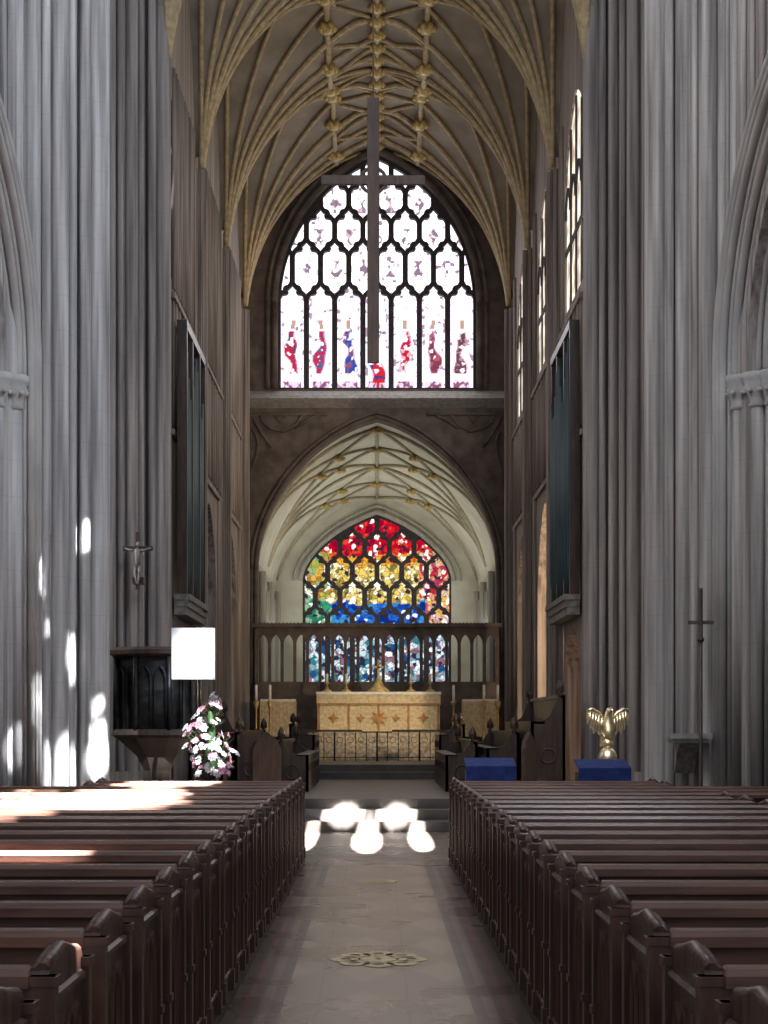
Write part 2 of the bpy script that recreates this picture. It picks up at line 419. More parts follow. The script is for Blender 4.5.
# ------------------------------------------------------------------ choir side walls
BAY = 5.567; SPR = [22.733, 28.3, 33.867, 39.433, 45.0]
M_CLS = plain_glass('clerestory_glass_bright', (1.0,0.92,0.78), 1.35)
wn = 3
CZT, CHT, CWH = 11.5, 1.6, 1.7
for sx, nm in ((-1,'north'),(1,'south')):
    holes = []
    for i in range(1,4):
        cy = SPR[i]+BAY/2
        holes.append([(cy-CWH,9.45),(cy+CWH,9.45)]+arch_pts(cy, CWH, CZT, CHT+0.1, 'mid', 20))
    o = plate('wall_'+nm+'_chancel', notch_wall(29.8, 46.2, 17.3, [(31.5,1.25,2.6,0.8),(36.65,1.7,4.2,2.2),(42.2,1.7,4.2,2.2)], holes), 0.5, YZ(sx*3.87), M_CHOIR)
    structure(o, 'dim brown stone chancel wall with clerestory openings', 'wall')
    for i in range(1,4):
        cy = SPR[i]+BAY/2
        root = thing('window_%d' % wn, 'tall clerestory window with stone mullions' if sx > 0 else 'clerestory window with panes coloured dim like the wall stone', 'window', (0,0,0)); root['kind'] = 'structure'; wn += 1
        plate('glass', [[(cy-CWH,9.45),(cy+CWH,9.45)]+arch_pts(cy,CWH,CZT,CHT+0.1,'mid',20)], 0.02, YZ(sx*3.67), M_CLS if sx > 0 else M_CHOIR, parent=root)  # north panes take the wall stone colour, so they read as unlit
        b = B()
        for k in (-1,0,1):
            yy = cy+k*0.85; b.box(sx*3.625, sx*3.66, yy-0.05, yy+0.05, 9.45, CZT+arch_h(k*0.85,CWH,CHT,'mid'))
        b.box(sx*3.63, sx*3.66, cy-CWH, cy+CWH, 10.6, 10.7)
        for k in range(4):
            pts = [(sx*3.64, p[0], p[1]) for p in arch_pts(cy-CWH+0.425+k*0.85, 0.38, 11.3, 0.5, 'pointed', 8)]
            b.tube(pts, 0.03, 5)
        b.obj('tracery', M_WINSHADE if sx > 0 else M_CHOIR, root)
    b = B()
    for i in range(1,4):
        for k in range(17):
            yy = SPR[i]+0.65+k*0.27
            if yy < 30: continue
            b.tube([(sx*3.60,yy,6.9),(sx*3.60,yy,9.1)], 0.045 if k % 2 else 0.025, 6)
            if abs(yy-(SPR[i]+BAY/2)) > 1.75 or sx < 0: b.tube([(sx*3.60,yy,9.3),(sx*3.60,yy,13.2)], 0.045, 6)
            if abs(yy-(SPR[i]+BAY/2)) > 1.75: b.tube([(sx*3.60,yy,0.8),(sx*3.60,yy,6.7)], 0.045, 6)
    b.box(sx*3.54, sx*3.62, 29.8, 45.5, 9.1, 9.2); b.box(sx*3.56, sx*3.62, 29.8, 45.5, 6.7, 6.8)
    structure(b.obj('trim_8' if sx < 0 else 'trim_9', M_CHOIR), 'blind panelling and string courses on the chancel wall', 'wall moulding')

# ------------------------------------------------------------------ east wall
YE = 46.0
WH, SZ, SPRW, RISE = 2.68, 10.66, 13.0, 4.03
AW, AS, AH = 3.24, 5.8, 4.08
outer = [(-3.75,0),(-AW,0)]
ap = arch_pts(0, AW, AS, AH, 'mid', 40); ap.reverse()
outer += ap+[(AW,0),(3.75,0),(3.75,17.8),(-3.75,17.8)]
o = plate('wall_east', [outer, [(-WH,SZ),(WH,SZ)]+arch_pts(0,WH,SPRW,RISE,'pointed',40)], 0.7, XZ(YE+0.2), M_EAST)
structure(o, 'dark stone east wall with great window and open arch', 'wall')
b = B()
for (W, y, r) in [(3.27,45.86,0.06),(3.39,45.82,0.05)]:
    b.tube([(p[0], y, p[1]) for p in arch_pts(0, W, AS, AH+(W-AW), 'mid', 40)], r, 8)
    for s in (-1,1): b.tube([(s*W,y,2.4),(s*W,y,AS)], r, 8)
for (W, y, r) in [(2.76,45.84,0.09),(2.95,45.80,0.06)]:
    b.tube([(p[0], y, p[1]) for p in arch_pts(0, W, SPRW, RISE+(W-WH)*1.3, 'pointed', 40)], r, 8)
    for s in (-1,1): b.tube([(s*W,y,SZ),(s*W,y,SPRW)], r, 8)
for s in (-1,1):
    y_ = 45.83
    def cv(pts, r=0.045): b.tube([(s*p[0], y_, p[1]) for p in pts], r, 6)
    cv([(3.42,7.9),(3.40,9.98),(1.35,9.98)], 0.05)
    cv([(3.40,9.95),(3.1,9.45),(2.85,9.1)])
    cv([(3.40,8.5),(3.25,8.85),(3.2,9.15),(3.25,9.4),(3.40,9.6)])
    cv([(2.0,9.95),(2.2,9.68),(2.5,9.52),(2.85,9.58),(3.1,9.78),(3.15,9.95)])
    cv([(1.6,9.95),(1.9,9.8),(2.2,9.6)])
    cv([(2.45,9.95),(2.6,9.75),(2.75,9.95)], 0.03)
structure(b.obj('trim_10', M_EAST), 'dark moulded arch rings and blind tracery on the east wall', 'arch moulding')
b = B(); b.prism([(45.45,10.34),(45.87,10.14),(45.87,10.62),(45.55,10.44)], -3.55, 3.55, 'x')
structure(b.obj('trim_11', M_LEDGE), 'pale stone sill ledge beneath the great window', 'ledge')

def clip_convex(sub, clip):
    out = sub
    for i in range(len(clip)):
        a, c = clip[i], clip[(i+1) % len(clip)]
        inp, out = out, []
        if not inp: return []
        side = lambda p: (c[0]-a[0])*(p[1]-a[1])-(c[1]-a[1])*(p[0]-a[0])
        for k in range(len(inp)):
            p, q = inp[k-1], inp[k]; sp, sq = side(p), side(q)
            if sp >= 0 and sq >= 0: out.append(q)
            elif sp >= 0 > sq or sq >= 0 > sp:
                t = sp/(sp-sq); it = (p[0]+(q[0]-p[0])*t, p[1]+(q[1]-p[1])*t)
                out.append(it)
                if sq >= 0: out.append(q)
    return out
def area(L): return 0.5*sum(L[i-1][0]*L[i][1]-L[i][0]*L[i-1][1] for i in range(len(L)))
def cells(W, n, z0, zs, rows, bar, archclip, p=0.45, cusp=0.55):
    w = 2*W/n; loops = []
    Bf = lambda t: w/2*(0.5+0.5*cos(pi*t))*0.6+w/2*(1-t)*0.4
    def head(cx, z):
        R = []
        for i in range(0, 21):
            t = i/20; x = Bf(t)-bar
            if x <= 0.012: break
            if 0.25 <= t <= 0.42: x *= cusp
            R.append((x, z+p*t))
        return [(cx+a, c) for a, c in R]+[(cx, R[-1][1]+0.04)]+[(cx-a, c) for a, c in reversed(R)]
    def foot(cx, z):
        L = []
        for i in range(20, -1, -1):
            t = i/20; x = w/2-Bf(t)-bar
            if x <= 0.012: break
            if 0.6 <= t <= 0.75: x *= 0.72
            L.append((x, z+p*t))
        return [(cx-a, c) for a, c in L]+[(cx, L[-1][1]-0.04)]+[(cx+a, c) for a, c in reversed(L)]
    for i in range(n):
        cx = -W+w*(i+0.5); h = w/2-bar
        loops.append([(cx-h,z0+0.07),(cx+h,z0+0.07)]+head(cx, zs))
    zb = zs; odd = True
    for s in rows:
        cnt = n+1 if odd else n
        for i in range(cnt):
            cx = -W+w*i if odd else -W+w*(i+0.5)
            loops.append(foot(cx, zb)+head(cx, zb+p+s))
        zb += p+s; odd = not odd
    out = []
    for L in loops:
        c = clip_convex(L, archclip)
        cc = []
        for q in c:
            if not cc or hypot(q[0]-cc[-1][0], q[1]-cc[-1][1]) > 1e-3: cc.append(q)
        if len(cc) > 3 and abs(area(cc)) > 0.03: out.append(cc)
    return out
clipE = [(-WH+0.07,SZ+0.05),(WH-0.07,SZ+0.05)]+arch_pts(0,WH-0.07,SPRW,RISE-0.1,'pointed',40)
holesE = cells(WH, 7, SZ, 13.15, [0.72,0.42,0.36,0.34,0.3], 0.072, clipE, 0.46)
root = thing('window_1', 'great traceried stained glass window with pale saints', 'window'); root['kind'] = 'structure'
plate('tracery', [[(-WH-0.05,SZ-0.05),(WH+0.05,SZ-0.05)]+arch_pts(0,WH+0.05,SPRW,RISE+0.06,'pointed',40)]+holesE, 0.18, XZ(46.1), M_WINSHADE, parent=root)

def glass_grid(name, W, z0, z1, y, nx, nz, inside, colf, mat, parent):
    vs = []; cols = []; fs = []
    for j in range(nz+1):
        for i in range(nx+1):
            vs.append((-W+2*W*i/nx, y, z0+(z1-z0)*j/nz)); cols.append(colf(vs[-1][0], vs[-1][2]))
    for j in range(nz):
        for i in range(nx):
            a = j*(nx+1)+i; x, _, z = vs[a]
            if inside(x, z): fs.append((a, a+1, a+nx+2, a+nx+1))
    me = bpy.data.meshes.new(name); me.from_pydata(vs, [], fs)
    at = me.color_attributes.new('Col', 'FLOAT_COLOR', 'POINT')
    fl = []
    for c in cols: fl += [c[0], c[1], c[2], 1.0]
    at.data.foreach_set('color', fl)
    me.materials.append(mat); o = bpy.data.objects.new(name, me); COL.objects.link(o); o.parent = parent
    return o
def voro(x, z, k, seed=0.0):
    d, pts = noise.voronoi(Vector((x*k+seed, z*k+seed*0.7, seed)))
    p = pts[0]; return (math.sin(p.x*127.1+p.y*311.7+p.z*74.7)*43758.5453) % 1.0
figcols = [(0.55,0.02,0.06),(0.5,0.03,0.09),(0.03,0.08,0.42),(0.65,0.02,0.04),(0.6,0.01,0.05),(0.22,0.05,0.08),(0.16,0.06,0.09)]
robe2 = [(0.12,0.06,0.12),(0.10,0.12,0.3),(0.3,0.1,0.15),(0.05,0.05,0.2),(0.8,0.5,0.5),(0.5,0.1,0.15),(0.5,0.3,0.3)]
lw = 2*WH/7
def colE(x, z):
    r = voro(x, z, 11.0, 3.0)
    base = (1.7,1.65,1.75) if r < 0.92 else ((0.9,0.75,0.95) if r < 0.965 else (0.35,0.25,0.38))
    i = int((x+WH)//lw); i = max(0, min(6, i)); cx = -WH+lw*(i+0.5); u = (x-cx)/(lw/2)
    if z < 13.2:
        if abs(u) > 0.60: return (1.3,1.2,1.4) if r < 0.85 else (0.45,0.3,0.4)
        f = z-10.7
        wob = 0.16*sin(f*4+i*2.3)+0.08*sin(f*11+i)
        wid = (0.28+0.14*sin(f*7+i*1.7)) if 0.45 < f < 1.4 else (0.16 if 1.4 <= f < 1.6 else 0.0)
        if i == 3: wid = 0.42 if 0.2 < f < 0.7 else 0.1*(f < 1.6)
        if abs(u-wob) < wid:
            if r < 0.62: return figcols[i]
            if r < 0.86: return robe2[i]
            return (1.3,1.2,1.3)
        if wid > 0 and abs(u-wob) < wid+0.1: return (0.7,0.5,0.65)
        if 1.65 < f < 1.9 and abs(u-wob*0.3) < 0.16: return (0.55,0.35,0.3)
        if f < 0.25: return (0.9,0.7,0.9) if r < 0.6 else (0.3,0.1,0.2)
    else:
        row = int((z-13.6)/0.86)
        v = ((x+WH+lw/2) % lw)-lw/2 if row % 2 == 0 else ((x+WH) % lw)-lw/2
        zz = (z-13.6) % 0.86
        rr = math.sin(row*7.1+round((x-v)/lw*2)*3.7)
        if abs(v-0.03*rr) < 0.08+0.05*sin(zz*17+rr*3) and 0.18 < zz < 0.62:
            if r < 0.5: return (0.28,0.2,0.27)
            if r < 0.7: return (0.75,0.5,0.55)
    return base
inE = lambda x, z: z < SPRW or z < SPRW+arch_h(x, WH, RISE, 'pointed')+0.1
glass_grid('glass', WH, SZ-0.02, SPRW+RISE+0.05, 46.22, 220, 260, inE, colE, glass_mat('stained_glass_pale', 1.2, 6.0, 0.015, 0.5), root)

# ------------------------------------------------------------------ chapel beyond
YC = 56.0; CW = 2.45; CZS = 6.35; CH = 2.2; CZ0 = 2.4
b = B(); b.box(-3.6,-3.3,46.6,56.0,0,6.1)
structure(b.obj('wall_north_chapel', M_CHAPEL), 'pale grey stone side wall of the chapel beyond', 'wall')
b = B(); b.box(3.3,3.6,46.6,56.0,0,6.1)
structure(b.obj('wall_south_chapel', M_CHAPEL), 'pale grey stone side wall of the chapel beyond', 'wall')
hole = [(-CW,CZ0),(CW,CZ0)]+arch_pts(0,CW,CZS,CH,'tudor',40)
o = plate('wall_east_chapel', [[(-3.6,0),(3.6,0),(3.6,10.5),(-3.6,10.5)], hole], 0.5, XZ(YC+0.25), M_CVAULT)
structure(o, 'cream plastered end wall of the chapel around its window', 'wall')
b = B()
b.tube([(p[0],YC-0.05,p[1]) for p in arch_pts(0,CW+0.08,CZS,CH+0.08,'tudor',40)], 0.08, 8)
b.tube([(p[0],YC-0.05,p[1]) for p in arch_pts(0,CW+0.3,CZS,CH+0.28,'tudor',40)], 0.05, 8)
for s in (-1,1):
    for k in range(3):
        b.tube([(s*3.2,47.6+k*3.6,0),(s*3.2,47.6+k*3.6,5.9)], 0.10, 8)
        b.tube([(s*3.22,47.9+k*3.6,0),(s*3.22,47.9+k*3.6,5.9)], 0.06, 8)
    for k in range(9): b.tube([(s*3.27,48.5+k*0.85,2.0),(s*3.27,48.5+k*0.85,5.6)], 0.05, 6)
structure(b.obj('trim_12', M_CHAPEL), 'moulded shafts and window arch inside the chapel', 'wall moulding')
CV = lambda x, y: 5.9+arch_h(x, 3.36, 4.02-0.85*max(0,(y-46.6))/9.4, 'mid')
b = B(); xs = [-3.36*cos(pi*i/32) for i in range(33)]
ys = [46.6+i*0.47 for i in range(21)]
vs = [(x, y, CV(x,y)) for y in ys for x in xs]
b.add(vs, [(j*33+i, j*33+i+1, (j+1)*33+i+1, (j+1)*33+i) for j in range(20) for i in range(32)], True)
structure(b.obj('ceiling_chapel', M_CVAULT), 'cream plastered chapel vault', 'ceiling')
b = B(); bl = []
def cvp(x, y, d=0.04): return (x, y, CV(x,y)-d)
def cline(x0, y0, x1, y1, r=0.045): b.tube([cvp(x0+(x1-x0)*t/14, y0+(y1-y0)*t/14) for t in range(15)], r, 6)
for k in range(2):
    ya, yb = 47.2+k*4.3, 47.2+(k+1)*4.3; ym = (ya+yb)/2
    b.tube([cvp(3.3*cos(pi*i/24), ya) for i in range(25)], 0.055, 6)
    for s in (-1,1):
        cline(s*3.3, ya, 0, yb, 0.05); cline(s*3.3, yb, 0, ya, 0.05)
        cline(s*3.3, ya, 0, ym); cline(s*3.3, yb, 0, ym)
        bl += [cvp(s*1.65, ym, .1), cvp(s*1.1, ya+(yb-ya)*0.667, .1), cvp(s*1.1, ya+(yb-ya)*0.333, .1)]
    cline(0, ya, 0, yb, 0.05); bl += [cvp(0, ya, .1), cvp(0, ym, .1)]
structure(b.obj('trim_13', M_CRIB), 'stone ribs crossing the chapel vault', 'vault ribs')
bb = B(); bb.ball((0,0,0), 0.11, 8, 5, (1,1,0.7))
for k in range(6): a = k*pi/3; bb.ball((0.1*cos(a),0.1*sin(a),0), 0.06, 6, 4)
BOSS = bb.mesh('roof_boss', M_BOSS)
for p in bl:
    o = bpy.data.objects.new('roof_boss', BOSS); COL.objects.link(o); o.location = p; o.scale = (1.25,1.25,1.25)
    meta(o, 'small gilded foliate boss on the chapel vault', 'roof boss', 'gilded bosses on the chapel vault')
root = thing('window_2', 'richly coloured stained glass window, red above blue', 'window'); root['kind'] = 'structure'
clipC = [(-CW+0.06,CZ0+0.05),(CW-0.06,CZ0+0.05)]+arch_pts(0,CW-0.06,CZS,CH-0.08,'tudor',40)
holesC = cells(CW, 6, CZ0, 5.15, [0.45,0.42,0.36,0.3,0.3], 0.085, clipC, 0.42, 0.5)
plate('tracery', [[(-CW-0.05,CZ0-0.05),(CW+0.05,CZ0-0.05)]+arch_pts(0,CW+0.05,CZS,CH+0.05,'tudor',40)]+holesC, 0.16, XZ(YC+0.2), M_WINSHADE, parent=root)
def colC(x, z):
    r = voro(x, z, 6.0, 5.0); r2 = voro(x, z, 8.0, 14.0); ax = abs(x)
    r3 = voro(x, z, 2.5, 2.0)
    zz = z - 0.10*ax + (r3-0.5)*0.2
    if r2 < 0.05 or (r2 < 0.25 and z > 5.6 and abs(((x+CW*2) % 0.8166)/0.8166-0.5) > 0.36): return (1.4,1.35,1.25)
    if r2 > 0.91: return (0.04,0.02,0.04)
    if zz > 7.15:
        return [(0.75,0.01,0.02),(0.6,0.0,0.02),(0.85,0.06,0.02),(0.3,0.0,0.03)][int(r*3.999)]
    if zz > 6.85 and x < 1.3 and x > -1.6:
        return [(0.85,0.28,0.02),(0.75,0.12,0.02),(0.9,0.45,0.05)][int(r*2.999)]
    if zz > 5.55:
        if x > 1.4: return [(0.65,0.02,0.03),(0.5,0.05,0.15),(0.85,0.4,0.2),(0.8,0.6,0.4)][int(r*3.999)]
        if x < -1.5: return [(0.35,0.45,0.08),(0.8,0.5,0.08),(0.5,0.25,0.05),(0.3,0.5,0.3)][int(r*3.999)]
        return [(0.9,0.68,0.16),(1.1,0.95,0.55),(0.6,0.42,0.08),(0.25,0.2,0.05)][int(r*3.999)]
    if zz > 4.55:
        if x > 1.6: return [(0.9,0.5,0.1),(0.7,0.1,0.05),(0.8,0.5,0.5)][int(r*2.999)]
        if x < -1.5: return [(0.02,0.22,0.14),(0.04,0.35,0.2),(0.3,0.5,0.3)][int(r*2.999)]
        return [(0.01,0.06,0.45),(0.0,0.03,0.25),(0.02,0.14,0.65),(0.05,0.3,0.65)][int(r*3.999)]
    return [(0.02,0.08,0.25),(0.03,0.22,0.27),(0.65,0.8,0.85),(0.25,0.42,0.5),(0.3,0.15,0.2),(0.02,0.03,0.08),(0.8,0.9,0.95)][int(r*6.999)]
inC = lambda x, z: z < CZS or z < CZS+arch_h(x, CW, CH, 'tudor')+0.1
glass_grid('glass', CW, CZ0-0.02, CZS+CH+0.05, YC+0.32, 190, 240, inC, colC, glass_mat('stained_glass_coloured', 1.05, 5.0, 0.035, 0.75), root)

# ------------------------------------------------------------------ main vault
VW, VH, VZ = 3.5, 4.9, 12.3
def vz(d): return VZ+arch_h(VW*(1-min(d/VW,1.0)), VW, VH, 'pointed')
def vsurf(x, y):
    k = round((y-28.3)/BAY); yl = y-28.3-k*BAY
    return vz(hypot(max(0, VW-abs(x)), yl))
nx, ny = 72, 170; y0, y1 = 25.52, 46.0
b = B(); vs = []
for j in range(ny+1):
    y = y0+(y1-y0)*j/ny
    for i in range(nx+1):
        x = -3.62+7.24*i/nx; vs.append((x, y, vsurf(x, y)))
b.add(vs, [(j*(nx+1)+i, j*(nx+1)+i+1, (j+1)*(nx+1)+i+1, (j+1)*(nx+1)+i) for j in range(ny) for i in range(nx)], True)
structure(b.obj('ceiling', M_VAULT), 'brown and cream stone fan-like vault over the chancel', 'ceiling')
tn = 14; bosses = []
for ys_ in SPR[1:]:
    for sx in (-1,1):
        b = B()
        for ph in (0,15,-15,31,-31,47,-47,64,-64,84,-84):
            a = radians(ph); de = 1e9
            if abs(cos(a)) > 1e-3: de = min(de, VW/cos(a))
            if abs(sin(a)) > 1e-3: de = min(de, BAY/2/abs(sin(a)))
            pts = []
            for k in range(25):
                d = 0.02+(de-0.02)*(k/24)**1.6
                x = sx*(VW-d*cos(a)); y = ys_+d*sin(a)
                if y > 45.85: break
                pts.append((x, y, vz(d)-0.06))
            if len(pts) > 2: b.tube(pts, 0.065 if ph in (0,31,-31) else 0.05, 6)
        structure(b.obj('trim_%d' % tn, M_RIB), 'gilded stone ribs fanning out from the wall shaft', 'vault ribs'); tn += 1
b = B()
for x in (0,-1.1,1.1):
    b.tube([(x, 25.6+k*0.5, vsurf(x, 25.6+k*0.5)-0.06) for k in range(41)], 0.075, 6)
for k in range(28):
    y = 25.75+k*0.73
    if y > 45.6: break
    bosses.append((0, y, 1.15))
    for s in (-1,1):
        if k % 2 == 0: bosses.append((s*1.1, y, 1.3))
        if y+0.73 > 45.8: continue
        x0_, x1_ = (0, s*1.1) if k % 2 == 0 else (s*1.1, 0)
        b.tube([(x0_+(x1_-x0_)*t/4, y+0.73*t/4, vsurf(x0_+(x1_-x0_)*t/4, y+0.73*t/4)-0.05) for t in range(5)], 0.05, 6)
structure(b.obj('trim_%d' % tn, M_RIB), 'lierne ribs along the crown of the vault', 'vault ribs'); tn += 1
for x, y, s in bosses:
    o = bpy.data.objects.new('roof_boss', BOSS); COL.objects.link(o); o.location = (x, y, vsurf(x, y)-0.12); o.scale = (1.15*s,1.4*s,1.15*s)
    meta(o, 'dull gilded foliate boss where vault ribs meet', 'roof boss', 'gilded bosses on the main vault')

# ------------------------------------------------------------------ stone screen behind altar
hl = []
nS = 19; wS = 6.4/nS
for i in range(nS):
    cx = -3.2+wS*(i+0.5); h = wS/2-0.04
    hl.append([(cx-h,2.75),(cx+h,2.75)]+arch_pts(cx,h,3.75,0.26,'pointed',12))
sc_ = thing('altar_screen', 'dark openwork stone screen with a row of pointed lights', 'screen', (0,45.3,0.75))
plate('screen_tracery', [[(-3.25,0.75),(3.25,0.75),(3.25,4.2),(-3.25,4.2)]]+hl, 0.2, lambda u,v,w:(u,w,v-0.75), M_EAST, parent=sc_)
b = B(); b.prism([(-0.2,3.45),(0.2,3.45),(0.2,3.55),(-0.2,3.55)], -3.3, 3.3, 'x')
for i in range(64):
    x = -3.2+i*0.1; b.prism([(x-0.04,3.55),(x+0.04,3.55),(x,3.59)], -0.04, 0.04, 'y')
b.obj('cresting', M_EAST, sc_)

# ------------------------------------------------------------------ altar
al = thing('altar', 'stone altar dressed in a cream and gold frontal', 'altar', (0.04,43.9,1.4))
b = B(); b.box(-1.55,1.55,-0.35,0.45,0,0.98); b.obj('altar_body', M_LEDGE, al)
b = B(); b.box(-1.60,1.60,-0.42,0.5,0.98,1.05); b.obj('altar_top', M_LINEN, al)
b = B(); b.box(-1.57,1.57,-0.37,-0.352,0.02,0.78); b.obj('frontal', M_CLOTH, al)
b = B(); b.box(-1.585,1.585,-0.40,-0.36,0.72,0.98)
b.obj('superfrontal', M_CLOTH, al)
b = B(); b.box(-1.57,1.57,-0.412,-0.401,0.72,0.76)
b.obj('fringe', M_RED, al)
for k in range(5):
    b = B(); x = -1.53+k*0.765; b.box(x-0.03,x+0.03,-0.385,-0.37,0.02,0.72); b.obj('orphrey', M_RED, al)
def star(b, cx, cz, r, y, n=8):
    poly = []
    for k in range(2*n):
        a = pi*k/n; rr = r if k % 2 == 0 else r*0.45
        poly.append((cx+rr*cos(a), cz+rr*sin(a)))
    b.prism(poly, y, y+0.01, 'y')
for (x, r, n) in ((0,0.24,8),(-1.15,0.15,4),(1.15,0.15,4),(-0.45,0.12,4),(0.45,0.12,4)):
    b = B(); star(b, x, 0.38, r, -0.40, n); b.obj('embroidered_emblem', M_ORPH, al)
cr = thing('altar_cross', 'gilded standing cross on the altar', 'cross', (0.04,44.1,2.45))
b = B(); b.lathe(0,0,[(0.3,0),(0.27,0.05),(0.15,0.15),(0.07,0.3),(0.05,0.36)],10); b.obj('foot', M_BOSS, cr)
b = B(); b.box(-0.03,0.03,-0.02,0.02,0.34,0.85); b.box(-0.13,0.13,-0.02,0.02,0.62,0.68)
b.obj('cross_body', M_BOSS, cr)
def candlestick(x, y, z, h, ch, group, label):
    t = thing('candlestick', label, 'candlestick', (x,y,z), group)
    b = B(); b.lathe(0,0,[(0.13,0),(0.12,0.04),(0.05,0.08),(0.025,0.14),(0.05,h*0.45),(0.022,h*0.5),(0.022,h*0.85),(0.05,h*0.9),(0.08,h),(0.03,h+0.01)],10); b.obj('stick', M_BOSS, t)
    b = B(); b.lathe(0,0,[(0.035,h),(0.035,h+ch),(0.006,h+ch+0.01),(0.004,h+ch+0.04)],8); b.obj('candle', M_WAX, t)
    return t
for x in (-1.3,-0.8,0.88,1.38): candlestick(x,44.15,2.45,0.25,0.22,'altar candlesticks','small gilt candlestick standing on the altar')
for x in (-3.05,-2.7,1.95,2.7,3.05): candlestick(x,42.9 if abs(x) > 2.6 else 43.3,0.75 if abs(x) > 2.6 else 1.4,1.45 if abs(x) > 2.6 else 0.8,0.4,'standing candlesticks','tall gilt floor candlestick with white candle')
for sx in (-1,1):
    t = thing('credence_table', 'small side table draped in cream cloth', 'table', (sx*2.62,44.3,0.75), 'side tables beside the altar')
    b = B(); b.box(-0.4,0.5,-0.3,0.3,1.46,1.52); b.obj('table_top', M_LINEN, t)
    b = B()
    for i in range(20):
        x = -0.41+i*0.0467; b.box(x,x+0.0467,-0.31-(0.02 if i%2 else 0),-0.28,0.55,1.46)
    b.box(-0.41,-0.39,-0.3,0.3,0.55,1.46); b.box(0.50,0.52,-0.3,0.3,0.55,1.46)
    b.obj('cloth', M_CLOTH, t)
    for p in ((-0.35,-0.25),(0.45,-0.25),(-0.35,0.25),(0.45,0.25)):
        b = B(); b.tube([(p[0],p[1],0),(p[0],p[1],1.46)],0.035,6); b.obj('leg', M_DARK, t)
t = thing('communion_rail', 'thin dark communion rail with openwork panels', 'rail', (0,40.0,0.75))
b = B(); b.bbox(-2.0,-0.35,-0.05,0.05,0.69,0.74); b.bbox(0.35,2.0,-0.05,0.05,0.69,0.74); b.box(-0.35,0.35,-0.03,0.03,0.67,0.70); b.obj('handrail', M_DARK, t)
b = B()
for k in range(17):
    x = -2.0+k*0.25; b.tube([(x,0,0),(x,0,0.68)],0.01 if k%4 else 0.022,6)
for k in range(16):
    x = -1.94+k*0.25
    b.tube([(x+0.065+0.07*cos(a),0,0.5+0.07*sin(a)) for a in [2*pi*j/10 for j in range(10)]],0.008,4,closed=True)
b.box(-2,2,-0.01,0.01,0.08,0.10); b.obj('baluster_panel', M_IRON, t)

# ------------------------------------------------------------------ rood cross
t = thing('hanging_cross', 'large slim brown wooden cross suspended beneath the vault', 'cross', (-0.06,27.0,7.35))
b = B()
L = [(-0.095,0),(0.095,0),(0.095,2.83),(0.82,2.83),(0.82,2.97),(0.095,2.97),(0.095,4.2),(-0.095,4.2),(-0.095,2.97),(-0.82,2.97),(-0.82,2.83),(-0.095,2.83)]
b.prism(L, -0.045, 0.045, 'y')
b.obj('cross_body', M_ROOD, t)
b = B(); b.tube([(0.2*cos(a),0,2.9+0.2*sin(a)) for a in [2*pi*j/20 for j in range(20)]],0.03,6,closed=True); b.obj('ring', M_ROOD, t)
b = B(); b.tube([(0,0,4.2),(0,0,9.75)],0.012,6); b.obj('cable', M_ROOD, t)

# ------------------------------------------------------------------ pews
def pew_meshes(s, length):
    prof = [(0,0.0),(0.54,0.0),(0.54,0.85),(0.51,0.885),(0.40,0.90),(0.27,0.925),(0.14,0.91),(0.03,0.895),(0.0,0.87)]
    e = B(); e.prism(prof, 0, s*0.05, 'x')
    for (a, c, z) in ((-0.02,0.035,0.885),(0.505,0.56,0.865)):
        e.box(-s*0.022, s*0.062, a, c, 0, z)
        e.box(-s*0.032, s*0.07, a-0.008, c+0.008, 0, 0.12); e.box(-s*0.03, s*0.068, a-0.006, c+0.006, 0.42, 0.45)
        e.box(-s*0.03, s*0.068, a-0.006, c+0.006, z-0.025, z)
    e.tube([(s*0.02, p[0], p[1]) for p in prof[3:8]], 0.02, 8)
    e.tube([(s*0.04, p[0], p[1]-0.012) for p in prof[3:8]], 0.02, 8)
    for cy in (0.155,0.27,0.385):
        h = 0.66
        Lp = [(-s*0.005,cy+0.05,0.14)]+[(-s*0.005,p[0],p[1]) for p in arch_pts(cy,0.05,h,0.09,'pointed',8)]+[(-s*0.005,cy-0.05,0.14)]
        e.tube(Lp, 0.011, 5)
    e.tube([(-s*0.005,0.05,0.82),(-s*0.005,0.49,0.82)],0.014,5)
    e.tube([(-s*0.005,0.05,0.12),(-s*0.005,0.49,0.12)],0.014,5)
    end = e.mesh('pew_end', M_WOODV)
    k = B(); Ln = s*length
    k.box(s*0.05, Ln, 0.02, 0.05, 0.12, 0.86)
    n = max(3, int(length/0.7)); st = (length-0.1)/n
    for i in range(n+1):
        x = 0.08+i*st; k.box(s*x, s*(x+0.06), 0.0, 0.03, 0.12, 0.86)
    k.box(s*0.06, Ln, -0.005, 0.03, 0.12, 0.22)
    back = k.mesh('backrest', M_WOOD)
    k = B(); k.bbox(s*0.045, Ln, -0.03, 0.085, 0.855, 0.905, 0.018)
    rail = k.mesh('top_rail', M_WOOD)
    k = B(); k.bbox(s*0.05, Ln, 0.05, 0.48, 0.42, 0.46, 0.01)
    seat = k.mesh('seat', M_WOOD)
    k = B(); k.bbox(s*0.05, Ln, -0.17, 0.0, 0.70, 0.73, 0.008)
    ledge = k.mesh('book_ledge', M_WOOD)
    return end, back, rail, seat, ledge
